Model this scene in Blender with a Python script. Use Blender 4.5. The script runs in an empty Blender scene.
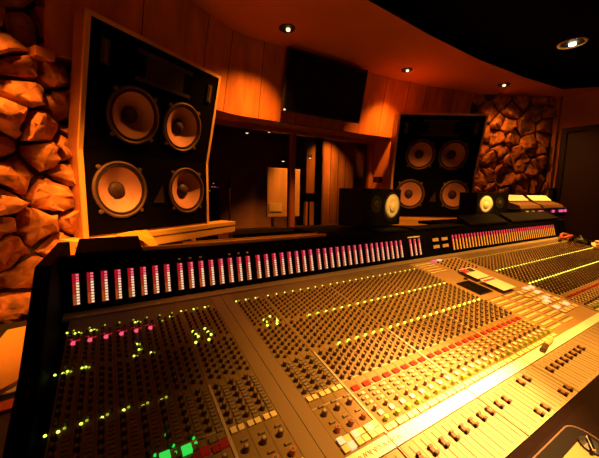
import bpy, bmesh, math, random
from mathutils import Vector, Matrix
random.seed(7)
SC = bpy.context.scene
COL = SC.collection

# ------------------------------------------------------------------ camera
CAM_R = ((0.8512646752, -0.5244212990, 0.0181866406),
         (-0.0499976566, -0.1155619254, -0.9920411664),
         (0.5223492003, 0.8435803119, -0.1245936209))     # rows: right, down, forward
CAM_C = Vector((0.108934636, -1.158703562, 1.391121038))
FPX = 304.0965
cd = bpy.data.cameras.new('camera'); cam = bpy.data.objects.new('camera', cd); COL.objects.link(cam)
rt, dn, fw = (Vector(r) for r in CAM_R)
m = Matrix((( rt.x, -dn.x, -fw.x, CAM_C.x), (rt.y, -dn.y, -fw.y, CAM_C.y), (rt.z, -dn.z, -fw.z, CAM_C.z), (0, 0, 0, 1)))
cam.matrix_world = m
cd.sensor_width = 36; cd.sensor_fit = 'HORIZONTAL'; cd.lens = FPX / 599 * 36; cd.clip_start = .02; cd.clip_end = 60
SC.camera = cam

# ------------------------------------------------------------------ world, lights, exposure
w = bpy.data.worlds.new('world'); SC.world = w; w.use_nodes = True
w.node_tree.nodes['Background'].inputs[0].default_value = (1, .35, .08, 1)
w.node_tree.nodes['Background'].inputs[1].default_value = .002
SC.view_settings.view_transform = 'Standard'; SC.view_settings.look = 'None'
SC.view_settings.gamma = 1; SC.view_settings.exposure = 0; SC.view_settings.use_curve_mapping = False
WARM = (1, .29, .025)
HOT = (1, .42, .055)
def lamp(name, kind, loc, power, color=WARM, aim=None, size=60, blend=.9, radius=.04, parent=None):
    l = bpy.data.lights.new(name, kind); l.energy = power; l.color = color
    l.shadow_soft_size = radius
    o = bpy.data.objects.new(name, l); COL.objects.link(o); o.location = loc
    if kind == 'SPOT':
        l.spot_size = math.radians(size); l.spot_blend = blend
        d = Vector(aim) - Vector(loc); o.rotation_euler = d.to_track_quat('-Z', 'Y').to_euler()
    return o
# unseen downlights over the desk, no cans built, with added spots among them
lamp('desk_spot', 'SPOT', (1.15, -1.15, 2.90), 640, HOT, (1.06, -.76, .86), 47, 1)
lamp('desk_spot', 'SPOT', (1.3, -1.3, 2.90), 1700, (1, .48, .13), (.88, -.76, .87), 18.5, 1)  # added narrow spot, pushes the scribble strip towards white
lamp('desk_spot', 'SPOT', (2.15, -.55, 2.90), 360, HOT, (1.95, -.45, .9), 54, 1)
lamp('desk_spot', 'SPOT', (3.3, -.45, 2.90), 560, HOT, (3.2, -.28, .95), 58, 1)
lamp('desk_spot', 'SPOT', (.45, -.10, 2.88), 60, WARM, (.62, .06, 1.17), 34, 1)  # added spot to brighten the bridge rail and top
lamp('desk_spot', 'SPOT', (.30, -.35, 2.90), 7, WARM, (.25, -.3, .9), 60, 1)
# downlights washing the left corner and the two big speakers from above
lamp('corner_spot', 'SPOT', (-.38, .66, 2.80), 250, WARM, (-.28, .98, .6), 56, 1)
lamp('rack_lamp', 'POINT', (-.70, .60, 1.0), 7, (1, .30, .03), radius=.05)  # low unseen lamp left of the rack, lights the corner from below
lamp('speaker_spot', 'SPOT', (.0, -.10, 2.88), 620, WARM, (.10, 1.22, 1.06), 27, 1)
lamp('speaker_spot', 'SPOT', (2.6, -.55, 2.88), 260, WARM, (3.45, 1.35, 1.0), 38, 1)
lamp('monitor_fill', 'SPOT', (1.35, -1.7, 2.88), 250, HOT, (1.62, .16, 1.29), 13, .9)  # added spot on the white cone, standing in for console bounce
lamp('monitor_fill', 'SPOT', (2.5, -1.5, 2.88), 330, HOT, (3.00, .28, 1.29), 13, .9)  # added likewise to brighten the right monitor's cone
LIVE = (1, .36, .05)
lamp('live_room_spot', 'SPOT', (4.9, 4.75, 2.9), 130, LIVE, (4.95, 5.4, 1.6), 90, 1)
lamp('live_room_spot', 'SPOT', (5.0, 5.0, 2.9), 130, LIVE, (5.02, 5.35, 1.75), 20, 1)
lamp('live_room_spot', 'SPOT', (3.5, 3.4, 2.9), 330, LIVE, (3.5, 4.6, 1.3), 50, .9)

# ------------------------------------------------------------------ materials
def nodes(name):
    mt = bpy.data.materials.new(name); mt.use_nodes = True
    nt = mt.node_tree; return mt, nt, nt.nodes['Principled BSDF']
def pr(name, c, rough=.5, metal=0, noise=None, bump=0, var=.15, spec=.5, emit=None, es=0, stretch=None):
    mt, nt, b = nodes(name)
    b.inputs['Base Color'].default_value = (*c, 1); b.inputs['Roughness'].default_value = rough
    b.inputs['Metallic'].default_value = metal; b.inputs['Specular IOR Level'].default_value = spec
    if emit: b.inputs['Emission Color'].default_value = (*emit, 1); b.inputs['Emission Strength'].default_value = es
    if noise:
        tc = nt.nodes.new('ShaderNodeTexCoord'); n = nt.nodes.new('ShaderNodeTexNoise')
        n.inputs['Scale'].default_value = noise; n.inputs['Detail'].default_value = 6
        if stretch:
            mp = nt.nodes.new('ShaderNodeMapping'); mp.inputs['Scale'].default_value = stretch
            nt.links.new(tc.outputs['Object'], mp.inputs[0]); nt.links.new(mp.outputs[0], n.inputs['Vector'])
        else: nt.links.new(tc.outputs['Object'], n.inputs['Vector'])
        r = nt.nodes.new('ShaderNodeValToRGB'); r.color_ramp.elements[0].position = .3; r.color_ramp.elements[1].position = .7
        r.color_ramp.elements[0].color = (*[x * (1 - var) for x in c], 1); r.color_ramp.elements[1].color = (*[min(1, x * (1 + var)) for x in c], 1)
        nt.links.new(n.outputs['Fac'], r.inputs[0]); nt.links.new(r.outputs[0], b.inputs['Base Color'])
        if bump:
            bp = nt.nodes.new('ShaderNodeBump'); bp.inputs['Strength'].default_value = bump; bp.inputs['Distance'].default_value = .01
            nt.links.new(n.outputs['Fac'], bp.inputs['Height']); nt.links.new(bp.outputs[0], b.inputs['Normal'])
    return mt
def em(name, c, s):
    return pr(name, tuple(min(.8, x * .4) for x in c), .4, emit=c, es=s)
def glassmat():
    mt = bpy.data.materials.new('window_glass'); mt.use_nodes = True; nt = mt.node_tree; nt.nodes.clear()
    o = nt.nodes.new('ShaderNodeOutputMaterial'); mx = nt.nodes.new('ShaderNodeMixShader'); t = nt.nodes.new('ShaderNodeBsdfTransparent')
    g = nt.nodes.new('ShaderNodeBsdfGlossy'); g.inputs['Roughness'].default_value = .02; f = nt.nodes.new('ShaderNodeFresnel'); f.inputs[0].default_value = 1.35
    t.inputs[0].default_value = (.9, .9, .9, 1)
    nt.links.new(f.outputs[0], mx.inputs[0]); nt.links.new(t.outputs[0], mx.inputs[1]); nt.links.new(g.outputs[0], mx.inputs[2]); nt.links.new(mx.outputs[0], o.inputs[0])
    return mt
M = dict(
    wood=pr('honey_wood', (.58, .20, .055), .38, noise=2.2, bump=.05, var=.28, stretch=(5, 5, .35)),
    trimwood=pr('pale_wood_trim', (.72, .45, .17), .4, noise=3, var=.15, stretch=(3, 3, .5)),
    cabwood=pr('cabinet_veneer', (.36, .13, .05), .32, noise=2, var=.2, stretch=(5, 5, .4)),
    shelfwood=pr('shelf_wood', (.78, .5, .17), .4, noise=3, var=.12, stretch=(.6, .6, 4)),
    stone=pr('field_stone', (.48, .19, .07), .85, noise=14, bump=.8, var=.45),
    mortar=pr('dark_mortar', (.05, .03, .02), .95, noise=20, bump=.4),
    ceil=pr('ceiling_paint', (.72, .24, .07), .8, noise=3, var=.05),
    black=pr('black_ceiling', (.003, .002, .002), .95, spec=.05),
    wall=pr('plaster_wall', (.50, .20, .07), .8, noise=3, var=.06),
    carpet=pr('dark_carpet', (.03, .02, .016), .95, noise=60, bump=.4),
    door=pr('dark_door', (.05, .03, .025), .5),
    baffle=pr('black_baffle', (.003, .002, .0018), .8, spec=.015),
    cone=pr('paper_cone', (.60, .31, .29), .75, noise=6, var=.12),
    dust=pr('dust_cap', (.05, .03, .026), .55, spec=.3),
    rubber=pr('rubber_surround', (.035, .022, .018), .6, spec=.2),
    steel=pr('speaker_rim', (.14, .09, .08), .45, .2, spec=.3),
    whitecone=pr('white_cone', (.85, .82, .72), .6, noise=10, var=.05),
    nscab=pr('black_ash', (.004, .003, .004), .55, spec=.1, noise=6, var=.3, stretch=(1, 1, 10)),
    tv=pr('tv_screen', (.004, .004, .005), .12), bezel=pr('tv_bezel', (.01, .01, .011), .35),
    panel=pr('console_panel', (.215, .140, .060), .5, noise=25, var=.08, spec=.3),
    cpanel=pr('centre_section', (.34, .21, .10), .5, noise=25, var=.08),
    blank=pr('blank_panel', (.22, .145, .085), .5, noise=8, var=.06),
    divider=pr('panel_divider', (.10, .07, .05), .5), edge=pr('bay_edge', (.55, .48, .38), .35, .3),
    fader=pr('fader_panel', (.30, .225, .14), .42, noise=20, var=.05), slot=pr('fader_slot', (.04, .03, .025), .6),
    scrib=pr('scribble_strip', (.9, .88, .82), .35), ink=pr('marker_ink', (.35, .10, .06), .6),
    knob=pr('knob_black', (.075, .042, .022), .45), kcapb=pr('knob_top', (.24, .15, .065), .45), kcap=pr('knob_line', (.40, .30, .22), .4),
    kbrown=pr('knob_brown', (.16, .07, .045), .4), kgreen=pr('knob_green', (.42, .60, .05), .4), korange=pr('knob_orange', (.55, .16, .05), .4),
    kblue=pr('knob_blue', (.10, .16, .26), .4), kgrey=pr('knob_grey', (.42, .42, .40), .4),
    cream=pr('button_cream', (.80, .68, .42), .45), grey=pr('button_grey', (.20, .15, .12), .5), redb=pr('button_red', (.30, .008, .004), .45),
    whitelit=em('button_white_lit', (1, .75, .42), .7), greenlit=em('button_green_lit', (.03, .8, .08), .9), redlit=em('button_red_lit', (.30, .006, .004), .3), yellit=em('button_yellow_lit', (1, .75, .25), .9),
    ledg=em('led_lime', (.80, 1, .10), 2.2), ledgd=em('led_lime_dim', (.50, .62, .02), .7), ledr=em('led_red', (1, .10, .16), 1.0), ledrd=em('led_red_dim', (.75, .01, .04), .55),
    ledw=em('led_white', (1, .9, .7), 1.3), magenta=em('led_magenta', (1, .12, .35), .9),
    mdimr=em('meter_glow_red', (.6, .008, .02), .6), mdimo=em('meter_glow_orange', (.55, .03, .012), .55), mdima=em('meter_glow_amber', (.55, .09, .012), .6),
    mpink=em('meter_segment_pink', (1, .16, .20), 1.0), mwhite=em('meter_segment_white', (1, .60, .36), 1.1), myel=em('meter_segment_amber', (1, .46, .02), 1.25),
    mback=pr('meter_well', (.02, .012, .010), .4),
    housing=pr('console_black', (.0025, .002, .002), .7, spec=.05), lid=pr('lid_black', (.006, .004, .003), .6, spec=.08),
    lip=pr('console_lip', (.34, .25, .19), .4, .3), rail=pr('trim_rail', (.85, .55, .25), .35),
    leather=pr('armrest_vinyl', (.007, .0025, .0018), .7, noise=60, bump=.15, spec=.06),
    lcd=pr('lcd_black', (.006, .006, .007), .15), paper=pr('white_paper', (.86, .84, .78), .7), kraft=pr('kraft_paper', (.26, .14, .05), .7), amberp=pr('amber_paper', (.72, .38, .10), .7), yellowp=pr('yellow_paper', (.9, .62, .08), .6),
    magp=pr('magenta_print', (.55, .02, .18), .6), blackp=pr('black_print', (.03, .02, .03), .6), redp=pr('red_folder', (.7, .10, .03), .5),
    brass=pr('brass', (.5, .36, .12), .3, .9), chrome=pr('chrome', (.8, .8, .8), .12, 1), darkmetal=pr('dark_metal', (.03, .03, .03), .4, .5),
    ring=pr('downlight_trim', (.30, .20, .10), .4), can=pr('downlight_can', (.02, .015, .012), .6), bulb=em('bulb', (1, .62, .30), 2.5), bulbhot=em('bulb_hot', (1, .75, .45), 14), goldring=pr('gold_ring', (.75, .5, .12), .4),
    cablered=pr('cable_red', (.28, .05, .03), .5), cableb=pr('cable_black', (.02, .018, .018), .5), cablet=pr('cable_tan', (.6, .42, .25), .5),
    glass=glassmat(), frame=pr('window_frame_wood', (.36, .12, .045), .45, noise=3, var=.2, stretch=(4, 4, .4)),
    dframe=pr('window_frame_dark', (.02, .014, .012), .5), gobo=pr('gobo_wood', (.62, .30, .09), .5, noise=2, var=.2, stretch=(4, 4, .4)),
    sblue=pr('pale_button', (.7, .66, .58), .5), tan=pr('tan_plastic', (.72, .52, .27), .5),
)

# ------------------------------------------------------------------ mesh helpers
class MB:
    def __init__(s): s.v = []; s.f = []; s.mi = []; s.mats = []
    def mat(s, m):
        if m not in s.mats: s.mats.append(m)
        return s.mats.index(m)
    def add(s, vs, fs, m):
        b = len(s.v); s.v += [tuple(v) for v in vs]; k = s.mat(m)
        for f in fs: s.f.append([b + i for i in f]); s.mi.append(k)
    def hexa(s, p, m):      # p: 8 points, bottom 4 ccw then top 4 ccw
        s.add(p, [(3, 2, 1, 0), (4, 5, 6, 7), (0, 1, 5, 4), (1, 2, 6, 5), (2, 3, 7, 6), (3, 0, 4, 7)], m)
    def box(s, x0, x1, y0, y1, z0, z1, m, T=None):
        p = [(x0, y0, z0), (x1, y0, z0), (x1, y1, z0), (x0, y1, z0), (x0, y0, z1), (x1, y0, z1), (x1, y1, z1), (x0, y1, z1)]
        s.hexa([T(*q) for q in p] if T else p, m)
    def prism(s, prof, a0, a1, m, T):      # profile of (p,q) extruded along a; T(a,p,q)->xyz
        n = len(prof); vs = [T(a0, *q) for q in prof] + [T(a1, *q) for q in prof]
        fs = [tuple(range(n))[::-1], tuple(range(n, 2 * n))] + [(i, (i + 1) % n, n + (i + 1) % n, n + i) for i in range(n)]
        s.add(vs, fs, m)
    def lathe(s, prof, m, T, seg=24, sx=1, cap=True):   # prof (r,h) list, T(x,y,h)
        vs = []; fs = []
        for r, h in prof:
            for k in range(seg):
                a = 2 * math.pi * k / seg; vs.append(T(r * math.cos(a) * sx, r * math.sin(a), h))
        for i in range(len(prof) - 1):
            for k in range(seg):
                k2 = (k + 1) % seg; fs.append((i * seg + k, i * seg + k2, (i + 1) * seg + k2, (i + 1) * seg + k))
        if cap and prof[-1][0] > 1e-6: fs.append(tuple((len(prof) - 1) * seg + k for k in range(seg)))
        if cap and prof[0][0] > 1e-6: fs.append(tuple(k for k in range(seg))[::-1])
        s.add(vs, fs, m)
    def tube(s, pts, r, m, seg=7):
        pts = [Vector(p) for p in pts]; vs = []; fs = []
        for i, p in enumerate(pts):
            d = (pts[min(i + 1, len(pts) - 1)] - pts[max(i - 1, 0)]).normalized()
            a = d.cross(Vector((0, 0, 1)))
            if a.length < 1e-4: a = d.cross(Vector((1, 0, 0)))
            a.normalize(); b = d.cross(a)
            for k in range(seg):
                t = 2 * math.pi * k / seg; vs.append(p + a * r * math.cos(t) + b * r * math.sin(t))
        for i in range(len(pts) - 1):
            for k in range(seg):
                k2 = (k + 1) % seg; fs.append((i * seg + k, i * seg + k2, (i + 1) * seg + k2, (i + 1) * seg + k))
        fs += [tuple(range(seg))[::-1], tuple((len(pts) - 1) * seg + k for k in range(seg))]
        s.add(vs, fs, m)
    def build(s, name, parent=None, smooth=False, bevel=0, origin=None):
        me = bpy.data.meshes.new(name)
        o = bpy.data.objects.new(name, me); COL.objects.link(o)
        off = Vector((0, 0, 0))
        if parent is not None:
            o.parent = parent; off = parent.matrix_basis.translation.copy(); rz = parent.rotation_euler.z
            if parent.parent is not None: off = off + parent.parent.matrix_basis.translation; rz = parent.parent.rotation_euler.z
            # all vertices are given in world space unless parent is rotated (then local)
            if abs(rz) > 1e-9: off = Vector((0, 0, 0))
        elif origin is not None:
            off = Vector(origin); o.location = off
        me.from_pydata([(v[0] - off.x, v[1] - off.y, v[2] - off.z) for v in s.v], [], s.f)
        for mm in s.mats: me.materials.append(mm)
        me.polygons.foreach_set('material_index', s.mi)
        if smooth: me.polygons.foreach_set('use_smooth', [True] * len(s.f))
        me.update()
        if bevel:
            bv = o.modifiers.new('bevel', 'BEVEL'); bv.width = bevel; bv.segments = 2; bv.limit_method = 'ANGLE'
        return o
def empty(name, loc, rz=0, label=None, cat=None, group=None):
    o = bpy.data.objects.new(name, None); COL.objects.link(o); o.location = loc; o.rotation_euler = (0, 0, rz); o.empty_display_size = .1
    return tag(o, label, cat, group)
def tag(o, label=None, cat=None, group=None, kind=None):
    if label: o['label'] = label
    if cat: o['category'] = cat
    if group: o['group'] = group
    if kind: o['kind'] = kind
    return o
def struct(mb, name, **k): return tag(mb.build(name, **k), kind='structure')
def copy_tree(o, parent=None):
    c = o.copy(); COL.objects.link(c)
    if parent: c.parent = parent
    for ch in list(o.children): copy_tree(ch, c)
    return c
def px_size(p):           # how large one unit at p shows; 0 outside the frame
    d = Vector(p) - CAM_C; z = d.dot(fw)
    if z < .1: return 0
    x = 299.5 + FPX * d.dot(rt) / z; y = 229 + FPX * d.dot(dn) / z
    return 1 / z if -5 < x < 604 and -5 < y < 463 else 0

# ------------------------------------------------------------------ room shell
ZC = 2.85
b = MB(); b.box(-2.6, 6.3, -3.2, 2.35, -.1, 0, M['carpet']); struct(b, 'floor')
LEAN = .19
TOP = [(-.075, 1.003), (.35, 1.268), (.71, 1.492), (1.00, 1.665), (1.16, 1.745), (1.34, 1.778), (1.74, 1.775), (2.35, 1.77), (2.93, 1.762), (3.40, 1.73), (3.95, 1.64), (4.66, 1.455)]
def outward(i, pts):
    a = Vector(pts[max(i - 1, 0)]); c = Vector(pts[min(i + 1, len(pts) - 1)]); d = (c - a).normalized(); return Vector((-d.y, d.x))
ZB = 2.14
def strip_wall(name, top, ztop, zbot, lean, thick, mat, seams=()):
    mb = MB(); n = len(top)
    for i in range(n - 1):
        q = []
        for z, base in ((zbot, 0), (ztop, 1)):
            ring = []
            for j, back in ((i, 0), (i + 1, 0), (i + 1, 1), (i, 1)):
                o = outward(j, top); p = Vector(top[j]) + o * (lean * (ztop - z) + back * thick)
                ring.append((p.x, p.y, z))
            q += ring
        mb.hexa(q, mat)
    return mb
mb = strip_wall('wall_front', TOP, ZC, ZB, LEAN, .05, M['wood'])
for (i, t) in ((1, .1), (2, .62), (3, .9), (5, .35), (6, .3), (8, .55), (9, .3), (9, .85), (10, .5)):   # vertical seams between the veneer panels
    for z0, z1 in ((ZB, ZC),):
        oo = outward(i, TOP); a = Vector(TOP[i]).lerp(Vector(TOP[i + 1]), t); d = (Vector(TOP[i + 1]) - Vector(TOP[i])).normalized()
        pts = []
        for z in (z0, z1):
            p = a + oo * (LEAN * (ZC - z) - .002)
            for s_, bk in ((-.003, 0), (.003, 0), (.003, .01), (-.003, .01)):
                qq = p + d * s_ + oo * bk; pts.append((qq.x, qq.y, z))
        mb.hexa(pts, M['dframe'])
struct(mb, 'wall_front')
# soffit between the bulkhead and the window
BOT = [tuple(Vector(TOP[i]) + outward(i, TOP) * LEAN * (ZC - ZB)) for i in range(len(TOP))]
mb = MB()
sel = BOT[2:10]
vs = [(p[0], p[1], ZB) for p in sel] + [(p[0], 2.32, ZB) for p in sel] + [(p[0], p[1] + .05, ZB + .03) for p in sel] + [(p[0], 2.32, ZB + .03) for p in sel]
n = len(sel); fs = []
for i in range(n - 1): fs += [(i, i + 1, n + i + 1, n + i), (2 * n + i, 3 * n + i, 3 * n + i + 1, 2 * n + i + 1)]
mb.add(vs, fs, M['wood']); struct(mb, 'trim_1')
# the window: head, sill, mullions, panes
YW = 2.2
mb = MB(); mb.box(.78, 3.46, YW, YW + .10, 0, .88, M['door']); struct(mb, 'wall_window')
mb = MB()
mb.box(.86, 3.44, YW - .02, YW + .08, 2.09, 2.139, M['frame']); mb.box(.86, 3.44, YW - .05, YW + .08, .882, .93, M['dframe'])
for x0, x1, mm in ((.86, .93, 'frame'), (2.04, 2.10, 'frame'), (3.36, 3.44, 'frame')): mb.box(x0, x1, YW - .02, YW + .08, .93, 2.09, M[mm])
wf = struct(mb, 'window_1')
mb = MB()
for x0, x1 in ((.93, 2.04), (2.10, 3.36)): mb.box(x0, x1, YW + .03, YW + .036, .93, 2.09, M['glass'])
mb.build('glass_pane', wf)
mb = MB()
for x0, x1 in ((2.48, 2.56), (3.17, 3.355)): mb.box(x0, x1, YW + .04, YW + .09, .93, 2.09, M['dframe'])
mb.build('sliding_frame', wf)
# wood wall from the window round to the right-hand stone
mb = MB()
low = [(3.452, 2.30), (3.452, 1.885), (3.62, 1.845), (4.0, 1.765), (4.69, 1.585)]
for i in range(len(low) - 1):
    a, c = Vector(low[i]), Vector(low[i + 1]); d = (c - a).normalized(); o = Vector((-d.y, d.x)) if i else Vector((1, 0))
    a2, c2 = a + o * .04, c + o * .04
    mb.hexa([(a.x, a.y, 0), (c.x, c.y, 0), (c2.x, c2.y, 0), (a2.x, a2.y, 0), (a.x, a.y, ZB - .002), (c.x, c.y, ZB - .002), (c2.x, c2.y, ZB - .002), (a2.x, a2.y, ZB - .002)], M['wood'])
struct(mb, 'wall_wood')

# stone: irregular boulders clipped from a jittered set of centres, on a mortar backing
def clip(poly, a, n):      # keep side (p-a).n <= 0
    out = []
    for i in range(len(poly)):
        p, q = poly[i], poly[(i + 1) % len(poly)]
        dp = (p[0] - a[0]) * n[0] + (p[1] - a[1]) * n[1]; dq = (q[0] - a[0]) * n[0] + (q[1] - a[1]) * n[1]
        if dp <= 0: out.append(p)
        if dp * dq < 0:
            t = dp / (dp - dq); out.append((p[0] + (q[0] - p[0]) * t, p[1] + (q[1] - p[1]) * t))
    return out
def stone_wall(name, P0, P1, z0, z1, cell, seed, depth=.10):
    rnd = random.Random(seed)
    P0, P1 = Vector(P0), Vector(P1); L = (P1 - P0).length; d = (P1 - P0) / L; nr = Vector((d.y, -d.x))
    def T(u, v, h): p = P0 + d * u + nr * h; return (p.x, p.y, v)
    mb = MB(); mb.box(0, L, z0, z1, -.05, 0, M['mortar'], lambda u, v, h: T(u, v, h))
    cs = []; r = 0; v = z0 - cell
    while v < z1 + cell:
        u = -cell + (r % 2) * cell * .5
        while u < L + cell:
            cs.append((u + rnd.uniform(-.34, .34) * cell, v + rnd.uniform(-.26, .26) * cell * .8)); u += cell * rnd.uniform(.75, 1.45)
        v += cell * rnd.uniform(.6, .9); r += 1
    for i, c in enumerate(cs):
        if not (-.02 < c[0] < L + .02 and z0 - .02 < c[1] < z1 + .02): continue
        poly = [(c[0] - cell * 1.5, c[1] - cell * 1.5), (c[0] + cell * 1.5, c[1] - cell * 1.5), (c[0] + cell * 1.5, c[1] + cell * 1.5), (c[0] - cell * 1.5, c[1] + cell * 1.5)]
        for j, e in enumerate(cs):
            if j == i or abs(e[0] - c[0]) > 3 * cell or abs(e[1] - c[1]) > 3 * cell: continue
            n = (e[0] - c[0], e[1] - c[1]); l = math.hypot(*n)
            if l < 1e-5: continue
            n = (n[0] / l, n[1] / l); mid = ((e[0] + c[0]) / 2 - n[0] * .013, (e[1] + c[1]) / 2 - n[1] * .013)
            poly = clip(poly, mid, n)
            if len(poly) < 3: break
        for a, n in (((0, 0), (-1, 0)), ((L, 0), (1, 0)), ((0, z0), (0, -1)), ((0, z1), (0, 1))):
            if len(poly) >= 3: poly = clip(poly, a, n)
        if len(poly) < 3: continue
        # resample the outline so it can be roughened
        ring = []
        for k in range(len(poly)):
            p, q = poly[k], poly[(k + 1) % len(poly)]; l = math.hypot(q[0] - p[0], q[1] - p[1]); ns = max(1, int(l / .045))
            for t in range(ns): ring.append((p[0] + (q[0] - p[0]) * t / ns, p[1] + (q[1] - p[1]) * t / ns))
        cx = sum(p[0] for p in ring) / len(ring); cy = sum(p[1] for p in ring) / len(ring)
        h0 = depth * rnd.uniform(.35, 1.4); tx, ty = rnd.uniform(-.55, .55), rnd.uniform(-.55, .55)
        N = len(ring); vs = []
        for sc, hh in ((1, 0), (.965, .5), (.88, .85), (.62, 1.0)):
            for p in ring:
                jt = .017 if sc < 1 else .006
                x = cx + (p[0] - cx) * sc + rnd.uniform(-jt, jt); y = cy + (p[1] - cy) * sc + rnd.uniform(-jt, jt)
                x = min(max(x, 0), L); y = min(max(y, z0), z1)
                vs.append(T(x, y, max(.002, h0 * hh + (tx * (x - cx) + ty * (y - cy)) * (hh > 0) + (rnd.uniform(-.013, .013) if hh else 0))))
        vs.append(T(cx, cy, h0 * 1.02))
        fs = []
        for r_ in range(3):
            for k in range(N): k2 = (k + 1) % N; fs.append((r_ * N + k, r_ * N + k2, (r_ + 1) * N + k2, (r_ + 1) * N + k))
        for k in range(N): fs.append((3 * N + k, 3 * N + (k + 1) % N, 4 * N))
        mb.add(vs, fs, M['stone'])
    o = struct(mb, name); o.data.polygons.foreach_set('use_smooth', [i > 5 and i % 3 > 0 for i in range(len(mb.f))]); return o
SD = Vector((.848, .53)); SQ = Vector((-.14, 1.305))
stone_wall('wall_left', SQ - SD * 2.0, SQ + SD * .09, 0, ZC, .19, 3)
mb = MB()                                                    # plain wall behind the left speaker, round to the window
p0, p1, p2 = SQ + SD * .10, Vector((.80, 1.90)), Vector((.80, 2.3))
for a, c, o in ((p0, p1, Vector((-.53, .848))), (p1, p2, Vector((-1, 0)))):
    a2, c2 = a + o * .05, c + o * .05
    mb.hexa([(a.x, a.y, 0), (c.x, c.y, 0), (c2.x, c2.y, 0), (a2.x, a2.y, 0), (a.x, a.y, ZB), (c.x, c.y, ZB), (c2.x, c2.y, ZB), (a2.x, a2.y, ZB)], M['wall'])
struct(mb, 'wall_corner')
# the ledge under the wood bulkhead beside the left speaker
mb = MB(); a = Vector(BOT[0]); o = Vector((-.53, .848))
def TL(u, v, z): p = a + SD * u + o * v; return (p.x, p.y, z)
mb.box(-.07, .02, -.02, .10, 2.09, ZB - .001, M['wood'], TL); struct(mb, 'trim_2')
stone_wall('wall_right_stone', (4.70, 1.50), (5.86, .90), 0, ZC, .25, 9, .05)
# right-hand wall with the dark doorway
mb = MB(); mb.box(5.93, 6.03, .80, 1.0, 0, ZC, M['wall']); mb.box(5.93, 6.03, -.45, .80, 2.39, ZC, M['wall']); mb.box(5.93, 6.03, -3.2, -.45, 0, ZC, M['wall'])
mb.box(5.86, 5.93, .84, .94, 0, ZC, M['wall']); struct(mb, 'wall_right')
mb = MB(); mb.box(5.98, 6.02, -.448, .798, .003, 2.388, M['door'])
for x in (.0,): mb.box(5.95, 5.98, .74, .797, .003, 2.388, M['dframe']); mb.box(5.95, 5.98, -.447, -.39, .003, 2.388, M['dframe']); mb.box(5.95, 5.98, -.39, .74, 2.33, 2.388, M['dframe'])
struct(mb, 'door_1')
mb = MB(); mb.box(-2.6, -2.5, -3.2, .4, 0, ZC, M['wall']); struct(mb, 'wall_side')
mb = MB(); mb.box(-2.6, 6.3, -3.3, -3.2, 0, ZC, M['wall']); struct(mb, 'wall_back')
# ceiling: painted outer soffit, darker recess in the middle
EDGE = [(-2.5, -.9), (-.9, -.35), (.3, .33), (1.1, .62), (1.87, .735), (2.7, .80), (3.63, .83), (4.6, .79), (5.49, .70), (5.77, .40), (5.77, -3.2)]
mb = MB()
outer = [(-2.6, .2), (-1.6, .9), (-.2, 1.7), (.5, 2.1), (1.7, 2.35), (2.7, 2.35), (3.7, 2.35), (4.7, 2.3), (6.0, 1.4), (6.3, .4), (6.3, -3.2)]
n = len(EDGE); vs = [(*p, ZC) for p in EDGE] + [(*p, ZC) for p in outer]
mb.add(vs, [(i, n + i, n + i + 1, i + 1) for i in range(n - 1)], M['ceil'])
vs = [(*p, ZC) for p in EDGE] + [(*p, ZC + .12) for p in EDGE]
mb.add(vs, [(i, i + 1, n + i + 1, n + i) for i in range(n - 1)], M['black']); struct(mb, 'ceiling')
mb = MB(); mb.box(-2.6, 6.3, -3.3, 2.4, ZC + .121, ZC + .16, M['black']); struct(mb, 'ceiling_recess')

# ------------------------------------------------------------------ live room behind the glass
mb = MB(); mb.box(-1, 8, 2.36, 6.6, -.1, 0, M['carpet']); struct(mb, 'floor_live')
mb = MB(); mb.box(-1, 8, 6.5, 6.6, 0, 3.2, M['wall']); struct(mb, 'wall_live_back')
mb = MB(); mb.box(-1, 8, 2.36, 6.6, 3.2, 3.3, M['black']); struct(mb, 'ceiling_live')
mb = MB(); mb.box(-1.1, -1, 2.36, 6.6, 0, 3.2, M['black']); mb.box(8, 8.1, 2.36, 6.6, 0, 3.2, M['black']); struct(mb, 'wall_live_sides')
mb = MB(); mb.box(4.35, 5.9, 5.4, 5.5, 0, 3.0, M['wood'])
for x in (4.6, 4.85, 5.1, 5.35, 5.6): mb.box(x, x + .012, 5.392, 5.4, 0, 3.0, M['dframe'])
struct(mb, 'wall_live_panel')
# movable wooden screen
e = empty('acoustic_screen', (3.25, 4.6, 0), 0, 'tall amber wooden acoustic screen seen through the control room window', 'acoustic screen')
mb = MB(); mb.box(2.86, 3.66, 4.58, 4.64, .82, 1.86, M['gobo']); mb.build('screen_panel', e, bevel=.02)
mb = MB(); mb.box(2.9, 3.2, 4.56, 4.579, .95, 1.12, M['trimwood']); mb.build('music_ledge', e)
for x in (2.98, 3.5):
    mb = MB(); mb.box(x, x + .05, 4.59, 4.63, .0, .82, M['dframe']); mb.box(x - .01, x + .06, 4.4, 4.8, 0, .04, M['dframe']); mb.build('foot', e)
e = empty('microphone_stand', (1.62, 3.3, 0), 0, 'thin upright microphone stand behind the left window pane', 'microphone stand')
mb = MB(); mb.lathe([(.12, 0), (.12, .02), (.02, .03)], M['darkmetal'], lambda x, y, h: (1.62 + x, 3.3 + y, h)); mb.build('base', e)
mb = MB(); mb.tube([(1.62, 3.3, .03), (1.62, 3.3, 1.42)], .014, M['brass']); mb.build('pole', e)
mb = MB(); mb.tube([(1.62, 3.3, 1.42), (1.62, 3.25, 1.54)], .024, M['darkmetal']); mb.build('microphone', e)
e = empty('equipment_cart', (1.42, 3.4, 0), 0, 'dark cart with small coloured lights behind the left window pane', 'equipment cart')
mb = MB(); mb.box(1.12, 1.52, 3.45, 3.8, .05, 1.5, M['darkmetal']); mb.build('case', e)
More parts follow.
